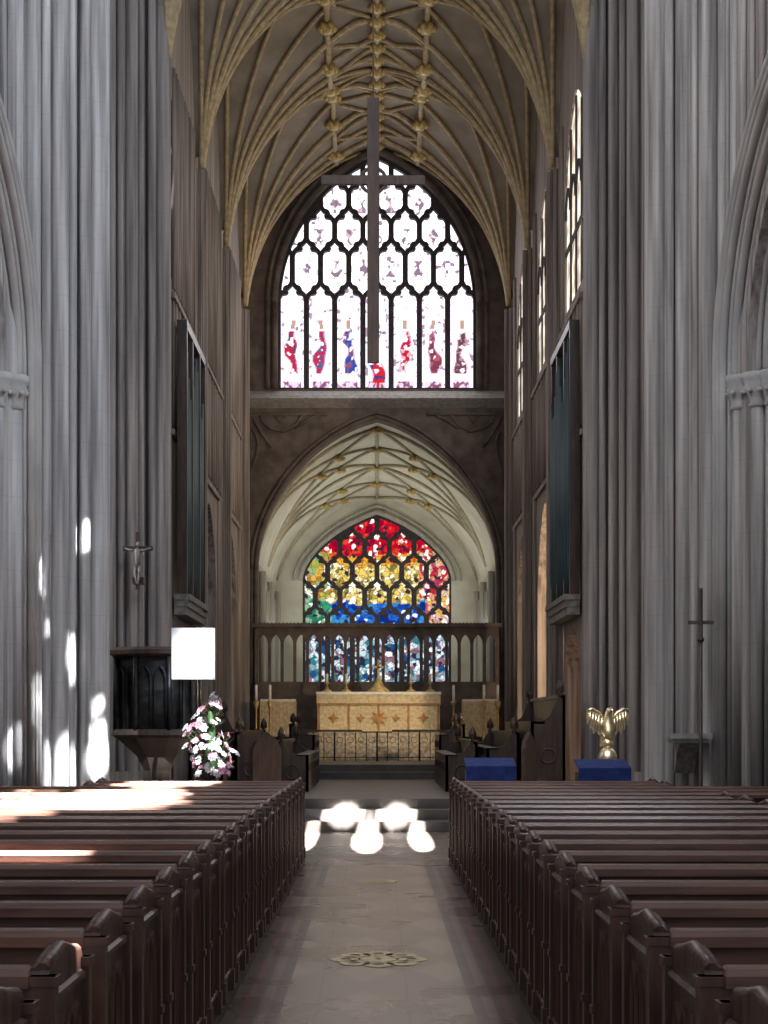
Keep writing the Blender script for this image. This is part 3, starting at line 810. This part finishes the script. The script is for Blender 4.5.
for s in (-1,1):
    base = {}
    for kk, ln in (('long',3.45),('short',2.3)):
        base[kk] = pew_meshes(s, ln)+(ln,)
    protos = {}
    for i in range(20):
        y = 3.62+i*0.82
        kk = 'short' if (11.0 < y+0.3 < 15.4 or y > 18.3) else 'long'
        loc = (s*0.86, y, 0.06)
        if kk not in protos:
            t = thing('pew', 'dark red-brown oak pew with carved end panel', 'pew', loc, 'rows of pews along the aisle')
            e, bk, rl, st_, lg, ln = base[kk]
            part('end_panel', e, t); part('end_panel', e, t, (s*(ln-0.03), 0, 0))
            part('backrest', bk, t); part('top_rail', rl, t); part('seat', st_, t); part('book_ledge', lg, t)
            protos[kk] = t
        else:
            t = copy_thing(protos[kk], loc)
        if s < 0 and i > 8: t['label'] = 'dark oak pew with carved end, back catching sunlight'
        else: t['label'] = 'dark red-brown oak pew with carved end panel'

def floor_brass(y, w, l):
    t = B()
    def ring(cx, cy, a_, b_, wd, n=32):
        vs = []
        for k in range(n):
            q = 2*pi*k/n; c, s_ = cos(q), sin(q)
            vs += [(cx+a_*c, cy+b_*s_, 0.004), (cx+(a_-wd)*c, cy+(b_-wd)*s_, 0.004)]
        t.add(vs, [(2*k, 2*((k+1)%n), 2*((k+1)%n)+1, 2*k+1) for k in range(n)])
    for k in range(8):
        a = 2*pi*k/8; ring(w*0.66*cos(a), l*0.66*sin(a), w*0.32, l*0.32, 0.07, 12)
    ring(0,0,w*0.42,l*0.42,0.12,16)
    o = t.obj('floor_grating', M_FBRASS, loc=(0.01,y,0.0))
    meta(o, 'worn oval brass ornament set flush in the aisle floor', 'floor ornament', 'brass ornaments in the aisle')
floor_brass(11.6, 0.34, 0.40); floor_brass(17.4, 0.22, 0.25)

# ------------------------------------------------------------------ organ cases
for sx in (-1,1):
    t = thing('organ_case', 'blue-grey organ pipes above a moulded cornice', 'organ', (sx*3.46,31.6,3.55), 'organ cases on the chancel walls')
    b = B(); b.box(-0.10,0.12,-1.6,1.6,0,0.14); b.box(-0.13,0.12,-1.62,1.62,0.14,0.26); b.box(-0.17,0.12,-1.65,1.65,0.26,0.36)
    if sx < 0: b.v = [(-x,y,z) for x,y,z in b.v]
    b.obj('cornice', M_CORN, t)
    b = B()
    for k in range(13):
        y = -1.45+k*0.243; h = 4.4+0.5*cos(k*pi/3.5)
        b.tube([(0,y,0.36),(0,y,0.8),(0,y,0.9),(0,y,h)],[0.03,0.085,0.09,0.09],10)
    b.obj('pipe_rank', M_PIPE, t)['label'] = 'rank of blue-grey metal pipes'
    b = B()
    for y in (-1.58,-0.62,0.62,1.58): b.box(-0.06,0.11,y-0.05,y+0.05,0.36,5.1)
    b.box(-0.07,0.11,-1.62,1.62,5.05,5.2)
    b.obj('case_frame', M_DARK, t)

# ------------------------------------------------------------------ choir stalls
def stall(x, y, ln, h, depth, side, zf):
    t = thing('choir_stall', 'dark carved oak choir stall with poppyhead ends', 'choir stall', (x,y,zf), 'choir stalls')
    s = side
    b = B(); b.box(s*(depth-0.05), s*depth, 0, ln, 0.1, h); b.box(s*(depth-0.09), s*(depth+0.01), 0, ln, h-0.03, h+0.03)
    b.obj('backrest', M_DARK, t)
    b = B(); b.box(0, s*0.05, 0, ln, 0, h*0.72)
    for k in range(int(ln/0.5)):
        b.tube([(-s*0.005, p[0], p[1]) for p in arch_pts(0.25+k*0.5,0.18,h*0.42,h*0.18,'pointed',8)],0.012,5)
    b.box(-s*0.01, s*0.22, 0, ln, h*0.72, h*0.75)
    b.obj('desk_front', M_DARK, t)
    b = B(); b.box(s*(depth*0.5), s*(depth-0.05), 0.05, ln-0.05, 0.42, 0.46); b.obj('seat', M_DARK, t)
    for yy in (0, ln-0.07):
        b = B()
        prof = [(0,0),(s*depth,0),(s*depth,h),(s*(depth*0.8),h*1.02),(s*depth*0.55,h*0.8),(s*depth*0.3,h*0.74),(0,h*0.75)]
        b.prism(prof, yy, yy+0.07, 'y')
        b.tube([(s*depth*0.5+0.12*cos(a)*1.0, yy-0.008, h*0.4+0.12*sin(a)) for a in [2*pi*j/12 for j in range(12)]],0.015,5,closed=True)
        b.obj('stall_end', M_DARK, t)
        b = B(); c = s*(depth-0.09)
        b.lathe(c, yy+0.035, [(0.05,h),(0.03,h+0.05),(0.06,h+0.1),(0.07,h+0.15),(0.05,h+0.21),(0.01,h+0.27)],8)
        b.ball((c-0.04,yy+0.035,h+0.1),0.035,6,4); b.ball((c+0.04,yy+0.035,h+0.1),0.035,6,4)
        b.obj('poppyhead', M_DARK, t)
for s in (-1,1):
    stall(s*1.18, 29.3, 5.4, 0.85, 0.56, s, 0.45)
    stall(s*1.84, 28.6, 6.1, 1.02, 0.56, s, 0.45)
    stall(s*2.50, 27.6, 5.5, 1.62 if s > 0 else 1.35, 0.56, s, 0.45)
    stall(s*1.35, 36.9, 2.6, 0.85, 0.56, s, 0.75)

def armchair(x, y, z, rot):
    t = thing('clergy_chair', 'high-backed carved dark oak chair', 'chair', (x,y,z), None, rot)
    b = B(); b.bbox(-0.3,0.3,-0.26,0.26,0.42,0.48); b.obj('seat', M_DARK, t)
    b = B(); b.prism([(-0.28,0.48),(0.28,0.48),(0.28,1.25),(0.2,1.38),(0,1.5),(-0.2,1.38),(-0.28,1.25)],0.2,0.26,'y')
    b.obj('backrest', M_DARK, t)
    for (a,c) in ((-0.27,-0.23),(0.27,-0.23),(-0.27,0.23),(0.27,0.23)):
        b = B(); b.tube([(a,c,0),(a,c,0.42)],0.03,8); b.obj('leg', M_DARK, t)
    for a in (-0.28,0.28):
        b = B(); b.tube([(a,-0.23,0.46),(a,-0.23,0.72),(a,0.2,0.76)],0.028,8); b.obj('armrest', M_DARK, t)
armchair(2.45,25.0,0.0,1.2); armchair(-1.75,24.3,0.0,-2.3)

for (x, y) in ((1.50,22.6),(2.86,21.6)):
    t = thing('prayer_desk', 'low prayer desk draped with a bright blue cloth', 'desk', (x,y,0), 'blue-draped prayer desks')
    b = B(); b.box(-0.32,-0.27,-0.2,0.2,0,1.0); b.box(0.27,0.32,-0.2,0.2,0,1.0); b.box(-0.3,0.3,-0.15,-0.12,0.1,1.0); b.obj('frame', M_DARK, t)
    b = B(); b.prism([(-0.26,1.04),(0.24,1.14),(0.24,1.16),(-0.28,1.06),(-0.28,0.84),(-0.26,0.84)],-0.33,0.33,'x')
    b.obj('cloth', M_BLUE, t)
    b = B(); b.box(-0.3,0.3,-0.6,-0.25,0,0.2); b.obj('kneeler', M_DARK, t)

# ------------------------------------------------------------------ eagle lectern
t = thing('eagle_lectern', 'polished brass lectern with spread-winged eagle', 'lectern', (3.08,22.7,0.0), None, 0.25)
b = B(); b.lathe(0,0,[(0.32,0.0),(0.32,0.1),(0.24,0.16),(0.12,0.25),(0.07,0.35),(0.06,0.65),(0.11,0.71),(0.06,0.77),(0.055,1.0),(0.11,1.08),(0.13,1.17),(0.10,1.25),(0.05,1.3)],16)
for k in range(4): a = k*pi/2+pi/4; b.ball((0.26*cos(a),0.26*sin(a),0.07),0.07,8,5)
b.obj('stand', M_BRASS, t)
b = B(); b.ball((0,0,1.36),0.075,12,8); b.obj('orb', M_BRASS, t)
b = B()
b.tube([(0,-0.10,1.42),(0,-0.03,1.50),(0,0.0,1.61),(0,-0.02,1.72),(0,-0.07,1.79),(0,-0.12,1.81)],[0.03,0.08,0.095,0.06,0.05,0.03],12)
b.tube([(0,-0.12,1.81),(0,-0.16,1.80),(0,-0.18,1.765)],[0.027,0.016,0.004],6)
for s in (-1,1): b.tube([(s*0.045,0.0,1.38),(s*0.045,0.0,1.50)],[0.028,0.04],6)
b.prism([(-0.06,1.5),(0.06,1.5),(0.09,1.32),(0,1.28),(-0.09,1.32)],0.05,0.08,'y')
b.obj('eagle_body', M_BRASS, t)
for s in (-1,1):
    b = B()
    W_ = [(0.05,1.46),(0.06,1.66),(0.14,1.78),(0.24,1.84),(0.31,1.82),(0.33,1.72),(0.31,1.58),(0.29,1.62),(0.27,1.50),(0.24,1.55),(0.21,1.44),(0.17,1.50),(0.13,1.42)]
    W_ = [(s*a*0.92, 1.5+(c-1.46)*0.88) for a, c in W_]
    b.prism(W_,0.0,0.03,'y')
    for k in range(5):
        b.tube([(s*(0.085+k*0.041),-0.01,1.71+k*0.019),(s*(0.11+k*0.038),-0.01,1.52+k*0.022)],[0.02,0.011],6)
    b.tube([(s*0.05,-0.01,1.66),(s*0.13,-0.01,1.765),(s*0.22,-0.01,1.815),(s*0.285,-0.01,1.80)],0.02,6)
    b.obj('wing', M_BRASS, t)

t = thing('processional_cross', 'slender dark cross on a tall staff', 'cross', (3.60,18.9,0.0))
b = B(); b.lathe(0,0,[(0.13,0.0),(0.12,0.05),(0.04,0.1),(0.022,0.2),(0.02,3.1)],10); b.ball((0,0,2.55),0.04,8,5); b.obj('staff', M_DARK, t)
b = B(); b.box(-0.14,0.14,-0.015,0.015,2.72,2.76); b.box(-0.02,0.02,-0.015,0.015,2.5,3.12)
b.obj('cross_head', M_ROOD, t)
t = thing('stone_bracket', 'small stone shelf bracket fixed to the pier', 'shelf', (3.66,19.95,1.28))
b = B(); b.box(-0.24,0.24,-0.2,0.3,0.16,0.22); b.box(-0.2,0.2,-0.16,0.3,0.11,0.16); b.obj('shelf', M_LEDGE, t)
b = B(); b.prism([(0.3,-0.25),(0.3,0.11),(-0.12,0.11),(0.1,0.0)],-0.12,0.12,'x'); b.obj('corbel', M_PIERB, t)

t = thing('crucifix', 'dark metal wall crucifix with a carved figure', 'crucifix', (-3.80,27.0,3.75))
b = B(); b.box(-0.035,0.035,0,0.05,0,0.92); b.box(-0.24,0.24,0,0.05,0.62,0.69); b.box(-0.09,0.09,0.0,0.3,0.1,0.2); b.obj('cross_body', M_DARK, t)
b = B()
b.tube([(0,-0.05,0.36),(0,-0.06,0.44),(0,-0.06,0.54),(0,-0.05,0.62),(0,-0.06,0.66)],[0.045,0.04,0.055,0.06,0.025],8)
b.ball((0.015,-0.08,0.71),0.04,8,6,(0.85,0.9,1.2))
for s in (-1,1):
    b.tube([(s*0.05,-0.05,0.61),(s*0.13,-0.04,0.63),(s*0.215,-0.02,0.66)],[0.024,0.018,0.012],6)
    b.tube([(s*0.025,-0.05,0.38),(s*0.035,-0.08,0.26),(s*0.012,-0.04,0.12),(s*0.01,-0.06,0.08)],[0.034,0.026,0.017,0.014],6)
b.obj('figure', M_SKIN, t)

# ------------------------------------------------------------------ pulpit
t = thing('pulpit', 'dark carved wooden pulpit with openwork panels', 'pulpit', (-3.15,24.4,0))
b = B(); b.lathe(0,0,[(0.5,0),(0.5,0.12),(0.22,0.25),(0.2,0.95),(0.3,1.15),(0.58,1.4),(0.62,1.46)],8,False,pi/8); b.obj('pedestal', M_EAST, t)
b = B(); b.lathe(0,0,[(0.58,1.46),(0.58,2.55)],8,False,pi/8)
for k in range(8):
    a = pi/8+k*pi/4; a2 = a+pi/4
    p, q = Vector((0.61*cos(a),0.61*sin(a),0)), Vector((0.61*cos(a2),0.61*sin(a2),0))
    b.tube([(p.x,p.y,1.46),(p.x,p.y,2.6)],0.04,6)
    for j in (0,1):
        pts = []
        for (u,z) in arch_pts(0.27+0.46*j,0.17,2.2,0.22,'pointed',8): m_ = p.lerp(q,u); pts.append((m_.x,m_.y,z))
        a_, c_ = pts[0], pts[-1]
        b.tube([(a_[0],a_[1],1.55)]+pts+[(c_[0],c_[1],1.55)],0.02,5)
b.obj('drum', M_IRON, t)
b = B(); b.lathe(0,0,[(0.64,2.56),(0.70,2.6),(0.70,2.66),(0.62,2.7)],8,False,pi/8); b.obj('cornice', M_DARK, t)
b = B(); b.lathe(0,0,[(0.62,1.42),(0.68,1.46),(0.64,1.54)],8,False,pi/8); b.obj('base_moulding', M_DARK, t)
t = thing('notice_board', 'white display board on a stand, catching full sun', 'display board', (-2.42,22.4,0))
b = B(); b.bbox(-0.285,0.285,-0.02,0.02,2.2,2.88,0.01); b.obj('board', M_WHITE, t)
b = B(); b.tube([(0,0.03,0.05),(0,0.03,2.5)],0.025,8); b.box(-0.25,0.25,-0.2,0.26,0,0.05)
b.obj('stand', M_IRON, t)
t = thing('flower_arrangement', 'tall pink and white flower arrangement on a pedestal', 'flowers', (-2.1,21.4,0))
b = B(); b.lathe(0,0,[(0.16,0),(0.15,0.05),(0.03,0.12),(0.03,0.85),(0.13,0.95),(0.15,1.05)],10); b.obj('pedestal', M_IRON, t)
b = B()
def frad(z): return 0.31*max(0.12, 1-abs(z-1.3)/0.78)
for k in range(110):
    a = random.uniform(0,2*pi); z = random.uniform(0.95,1.95); r = frad(z)*random.uniform(0.5,1.15)
    p = Vector((r*cos(a)+0.07*sin(z*7),r*sin(a),z)); d = Vector((cos(a),sin(a),random.uniform(-0.2,0.9))).normalized(); sd = Vector((-sin(a),cos(a),0))*0.02
    b.add([p-d*0.08,p+sd,p+d*0.11,p-sd],[(0,1,2,3)])
b.tube([(0,0,0.95),(0.02,0,1.4),(0.0,0,1.9)],[0.11,0.06,0.02],6)
b.obj('foliage', M_LEAF, t)
def bloom(mat):
    b = B(); b.ball((0,0,0),0.02,6,4)
    for k in range(7):
        a = 2*pi*k/7; c, s_ = cos(a), sin(a)
        b.add([(0,0,0),(0.04*c-0.022*s_,0.04*s_+0.022*c,0.02),(0.068*c,0.068*s_,0.012),(0.04*c+0.022*s_,0.04*s_-0.022*c,0.02)],[(0,1,2,3)])
    return b.mesh('bloom', mat)
BM = [bloom(M_WPET), bloom(M_PINK)]
for k in range(95):
    a = random.uniform(pi,2*pi) if k % 4 else random.uniform(0,pi)
    z = random.uniform(0.98,1.98); r = frad(z)*random.uniform(0.6,1.2)
    o = part('bloom', BM[0 if random.random() < 0.62 else 1], t, (r*cos(a)+0.07*sin(z*7),r*sin(a),z))
    sc = random.uniform(0.65,1.05)
    o.rotation_euler = (radians(random.uniform(35,85)),0,a+pi/2+random.uniform(-.4,.4)); o.scale = (sc,sc,sc)

# ------------------------------------------------------------------ lights
w = bpy.data.worlds.new('world'); scene.world = w; w.use_nodes = True
bg = w.node_tree.nodes['Background']; bg.inputs[0].default_value = (0.84,0.90,1.0,1); bg.inputs[1].default_value = 0.56
def area_l(loc, target, sx_, sy_, e, col=(1,1,1), spread=180):
    l = bpy.data.lights.new('daylight','AREA'); l.shape = 'RECTANGLE'; l.size = sx_; l.size_y = sy_; l.energy = e; l.color = col
    l.spread = radians(spread)
    o = bpy.data.objects.new('daylight', l); COL.objects.link(o); o.location = loc
    o.rotation_euler = (Vector(target)-Vector(loc)).to_track_quat('-Z','Y').to_euler(); return o
def spot(src, tgt, r, e_rel, col=(1,0.97,0.92), blend=0.12):
    l = bpy.data.lights.new('sunbeam','SPOT'); d = (Vector(tgt)-Vector(src)).length
    l.energy = e_rel*39.5*d*d; l.spot_size = 2*math.atan(r/d); l.spot_blend = blend; l.color = col; l.shadow_soft_size = 0.02
    o = bpy.data.objects.new('sunbeam', l); COL.objects.link(o); o.location = src
    o.rotation_euler = (Vector(tgt)-Vector(src)).to_track_quat('-Z','Y').to_euler(); return o
for i in range(1,4):
    cy = SPR[i]+BAY/2
    area_l((3.4,cy,11.2),(-2,cy-1,10.6),2.6,3.2,90,(1,0.93,0.82))
    area_l((-3.4,cy,11.2),(2,cy-1,10.6),2.6,3.2,45,(0.95,0.93,0.95))
area_l((0,45.6,13),(0,36,9),4.5,4.0,100,(0.95,0.95,1))
area_l((-3.1,51.5,4.4),(2.5,51.5,8.0),6,2.5,190,(1,0.98,0.9))
area_l((3.1,51.5,4.4),(-2.5,51.5,8.0),6,2.5,190,(1,0.98,0.9))
area_l((3.95,13.0,12.6),(-3.9,20.5,5.0),4.0,3.0,1250,(0.76,0.88,1))
area_l((-3.95,13.0,12.6),(3.9,20.5,5.0),4.0,3.0,450,(1,0.92,0.87))
area_l((6.5,25.0,6.0),(-3.0,31.0,6.0),2.5,5.0,120,(0.95,0.95,1))
area_l((-6.5,25.0,6.0),(3.0,31.0,6.0),2.5,5.0,160,(1,0.94,0.90))
l = bpy.data.lights.new('stall_lamp','POINT'); l.energy = 1500; l.color = (1,0.74,0.48); l.shadow_soft_size = 0.1
o = bpy.data.objects.new('stall_lamp', l); COL.objects.link(o); o.location = (5.9,33.5,3.4)
l = bpy.data.lights.new('altar_lamp','SPOT'); l.energy = 1100; l.color = (1,0.86,0.62); l.spot_size = radians(26); l.spot_blend = 0.8; l.shadow_soft_size = 0.2
o = bpy.data.objects.new('altar_lamp', l); COL.objects.link(o); o.location = (2.5,38,7.5)
o.rotation_euler = (Vector((0,43.4,1.6))-Vector(o.location)).to_track_quat('-Z','Y').to_euler()

def patterned_beam(loc, plane_z, ells, e_rel, col=(1,0.97,0.93), wob=0.5, soft=0.25, power=2.5):
    l = bpy.data.lights.new('sunbeam','SPOT'); l.spot_size = radians(110); l.spot_blend = 0.05; l.shadow_soft_size = 0.02
    h = loc[2]-plane_z; cx = sum(e[0] for e in ells)/len(ells); cy = sum(e[1] for e in ells)/len(ells)
    d2 = (cx-loc[0])**2+(cy-loc[1])**2+h*h
    l.energy = e_rel*39.5*d2; l.color = col; l.use_nodes = True
    nt = l.node_tree; nt.nodes.clear()
    out = nt.nodes.new('ShaderNodeOutputLight'); em = nt.nodes.new('ShaderNodeEmission'); nt.links.new(em.outputs[0], out.inputs[0])
    tc = nt.nodes.new('ShaderNodeTexCoord'); sp = nt.nodes.new('ShaderNodeSeparateXYZ'); nt.links.new(tc.outputs['Normal'], sp.inputs[0])
    X = math_node(nt,'ADD', math_node(nt,'MULTIPLY', math_node(nt,'DIVIDE', sp.outputs['X'], sp.outputs['Z']), vb=-h), vb=loc[0])
    Y = math_node(nt,'ADD', math_node(nt,'MULTIPLY', math_node(nt,'DIVIDE', sp.outputs['Y'], sp.outputs['Z']), vb=-h), vb=loc[1])
    cmb = nt.nodes.new('ShaderNodeCombineXYZ'); nt.links.new(math_node(nt,'MULTIPLY',X,vb=4.0), cmb.inputs[0]); nt.links.new(Y, cmb.inputs[1])
    nz = nt.nodes.new('ShaderNodeTexNoise'); nz.inputs['Scale'].default_value = 1.0; nt.links.new(cmb.outputs[0], nz.inputs['Vector'])
    nv = math_node(nt,'MULTIPLY', math_node(nt,'SUBTRACT', nz.outputs['Fac'], vb=0.5), vb=wob*2)
    best = None
    for (ex, ey, rx, ry) in ells:
        a = math_node(nt,'POWER', math_node(nt,'ABSOLUTE', math_node(nt,'DIVIDE', math_node(nt,'SUBTRACT', X, vb=ex), vb=rx)), vb=power)
        c = math_node(nt,'POWER', math_node(nt,'ABSOLUTE', math_node(nt,'DIVIDE', math_node(nt,'SUBTRACT', Y, vb=ey), vb=ry)), vb=power)
        s_ = math_node(nt,'SUBTRACT', va=1.0, b=math_node(nt,'ADD', a, c))
        best = s_ if best is None else math_node(nt,'MAXIMUM', best, s_)
    v = math_node(nt,'DIVIDE', math_node(nt,'ADD', best, nv), vb=soft)
    mx = nt.nodes.new('ShaderNodeClamp'); nt.links.new(v, mx.inputs[0])
    nt.links.new(mx.outputs[0], em.inputs['Strength'])
    o = bpy.data.objects.new('sunbeam', l); COL.objects.link(o); o.location = loc
    return o
patterned_beam((1.6,15.0,12.5), 0.0, [(-0.97,23.7,0.15,2.4),(-0.14,23.7,0.23,2.6),(0.60,23.7,0.18,2.4),(-0.55,26.2,0.36,0.7),(0.27,26.2,0.34,0.7)], 28, wob=0.2)
patterned_beam((2.5,8.0,12.5), 0.85, [(-3.4,15.0,0.45,1.9),(-2.45,15.2,0.72,2.3),(-2.35,18.8,0.6,1.3),(-2.2,8.6,0.8,0.5),(-1.0,4.9,0.12,0.12)], 50, wob=0.5, soft=0.6, power=2.5)
patterned_beam((2.5,3.0,12.5), 0.6, [(-3.0,13.6,0.5,2.0),(-2.3,14.6,0.6,1.6)], 20, wob=0.6, soft=0.8, power=2.5)
S3 = (3.6,15.5,10.5)
for (x, y, z, r, e) in ((-3.6,20.75,3.95,0.12,6),(-3.6,20.75,3.78,0.12,5),(-4.0,20.0,3.35,0.13,5),(-4.0,20.0,3.15,0.14,5),(-3.7,20.5,2.5,0.19,6),(-3.72,20.5,2.3,0.21,6),(-4.05,19.9,1.85,0.2,5),(-4.05,19.9,1.62,0.22,6),(-4.25,19.5,1.2,0.22,6),(-3.75,20.4,1.05,0.32,9),(-3.5,20.9,1.4,0.16,7),(-3.5,20.9,1.1,0.22,9),(-3.5,20.9,1.75,0.12,5),(-4.0,20.0,1.1,0.28,6),(-3.9,20.1,2.75,0.09,3)):
    spot(S3,(x,y,z),r,e,(0.97,0.98,1),0.8)
spot((2.0,12.0,8.5),(-2.42,22.4,2.5),0.5,1.6,blend=0.7)
spot((2.0,12.0,8.0),(-2.1,21.3,1.45),0.42,3.5,blend=0.4)
spot((2.6,14.0,11.0),(-3.0,24.0,2.1),0.4,1.5,(0.7,0.85,1),blend=0.9)
spot((0.5,10.0,12.0),(3.05,22.7,1.65),0.5,1.6,blend=0.6)
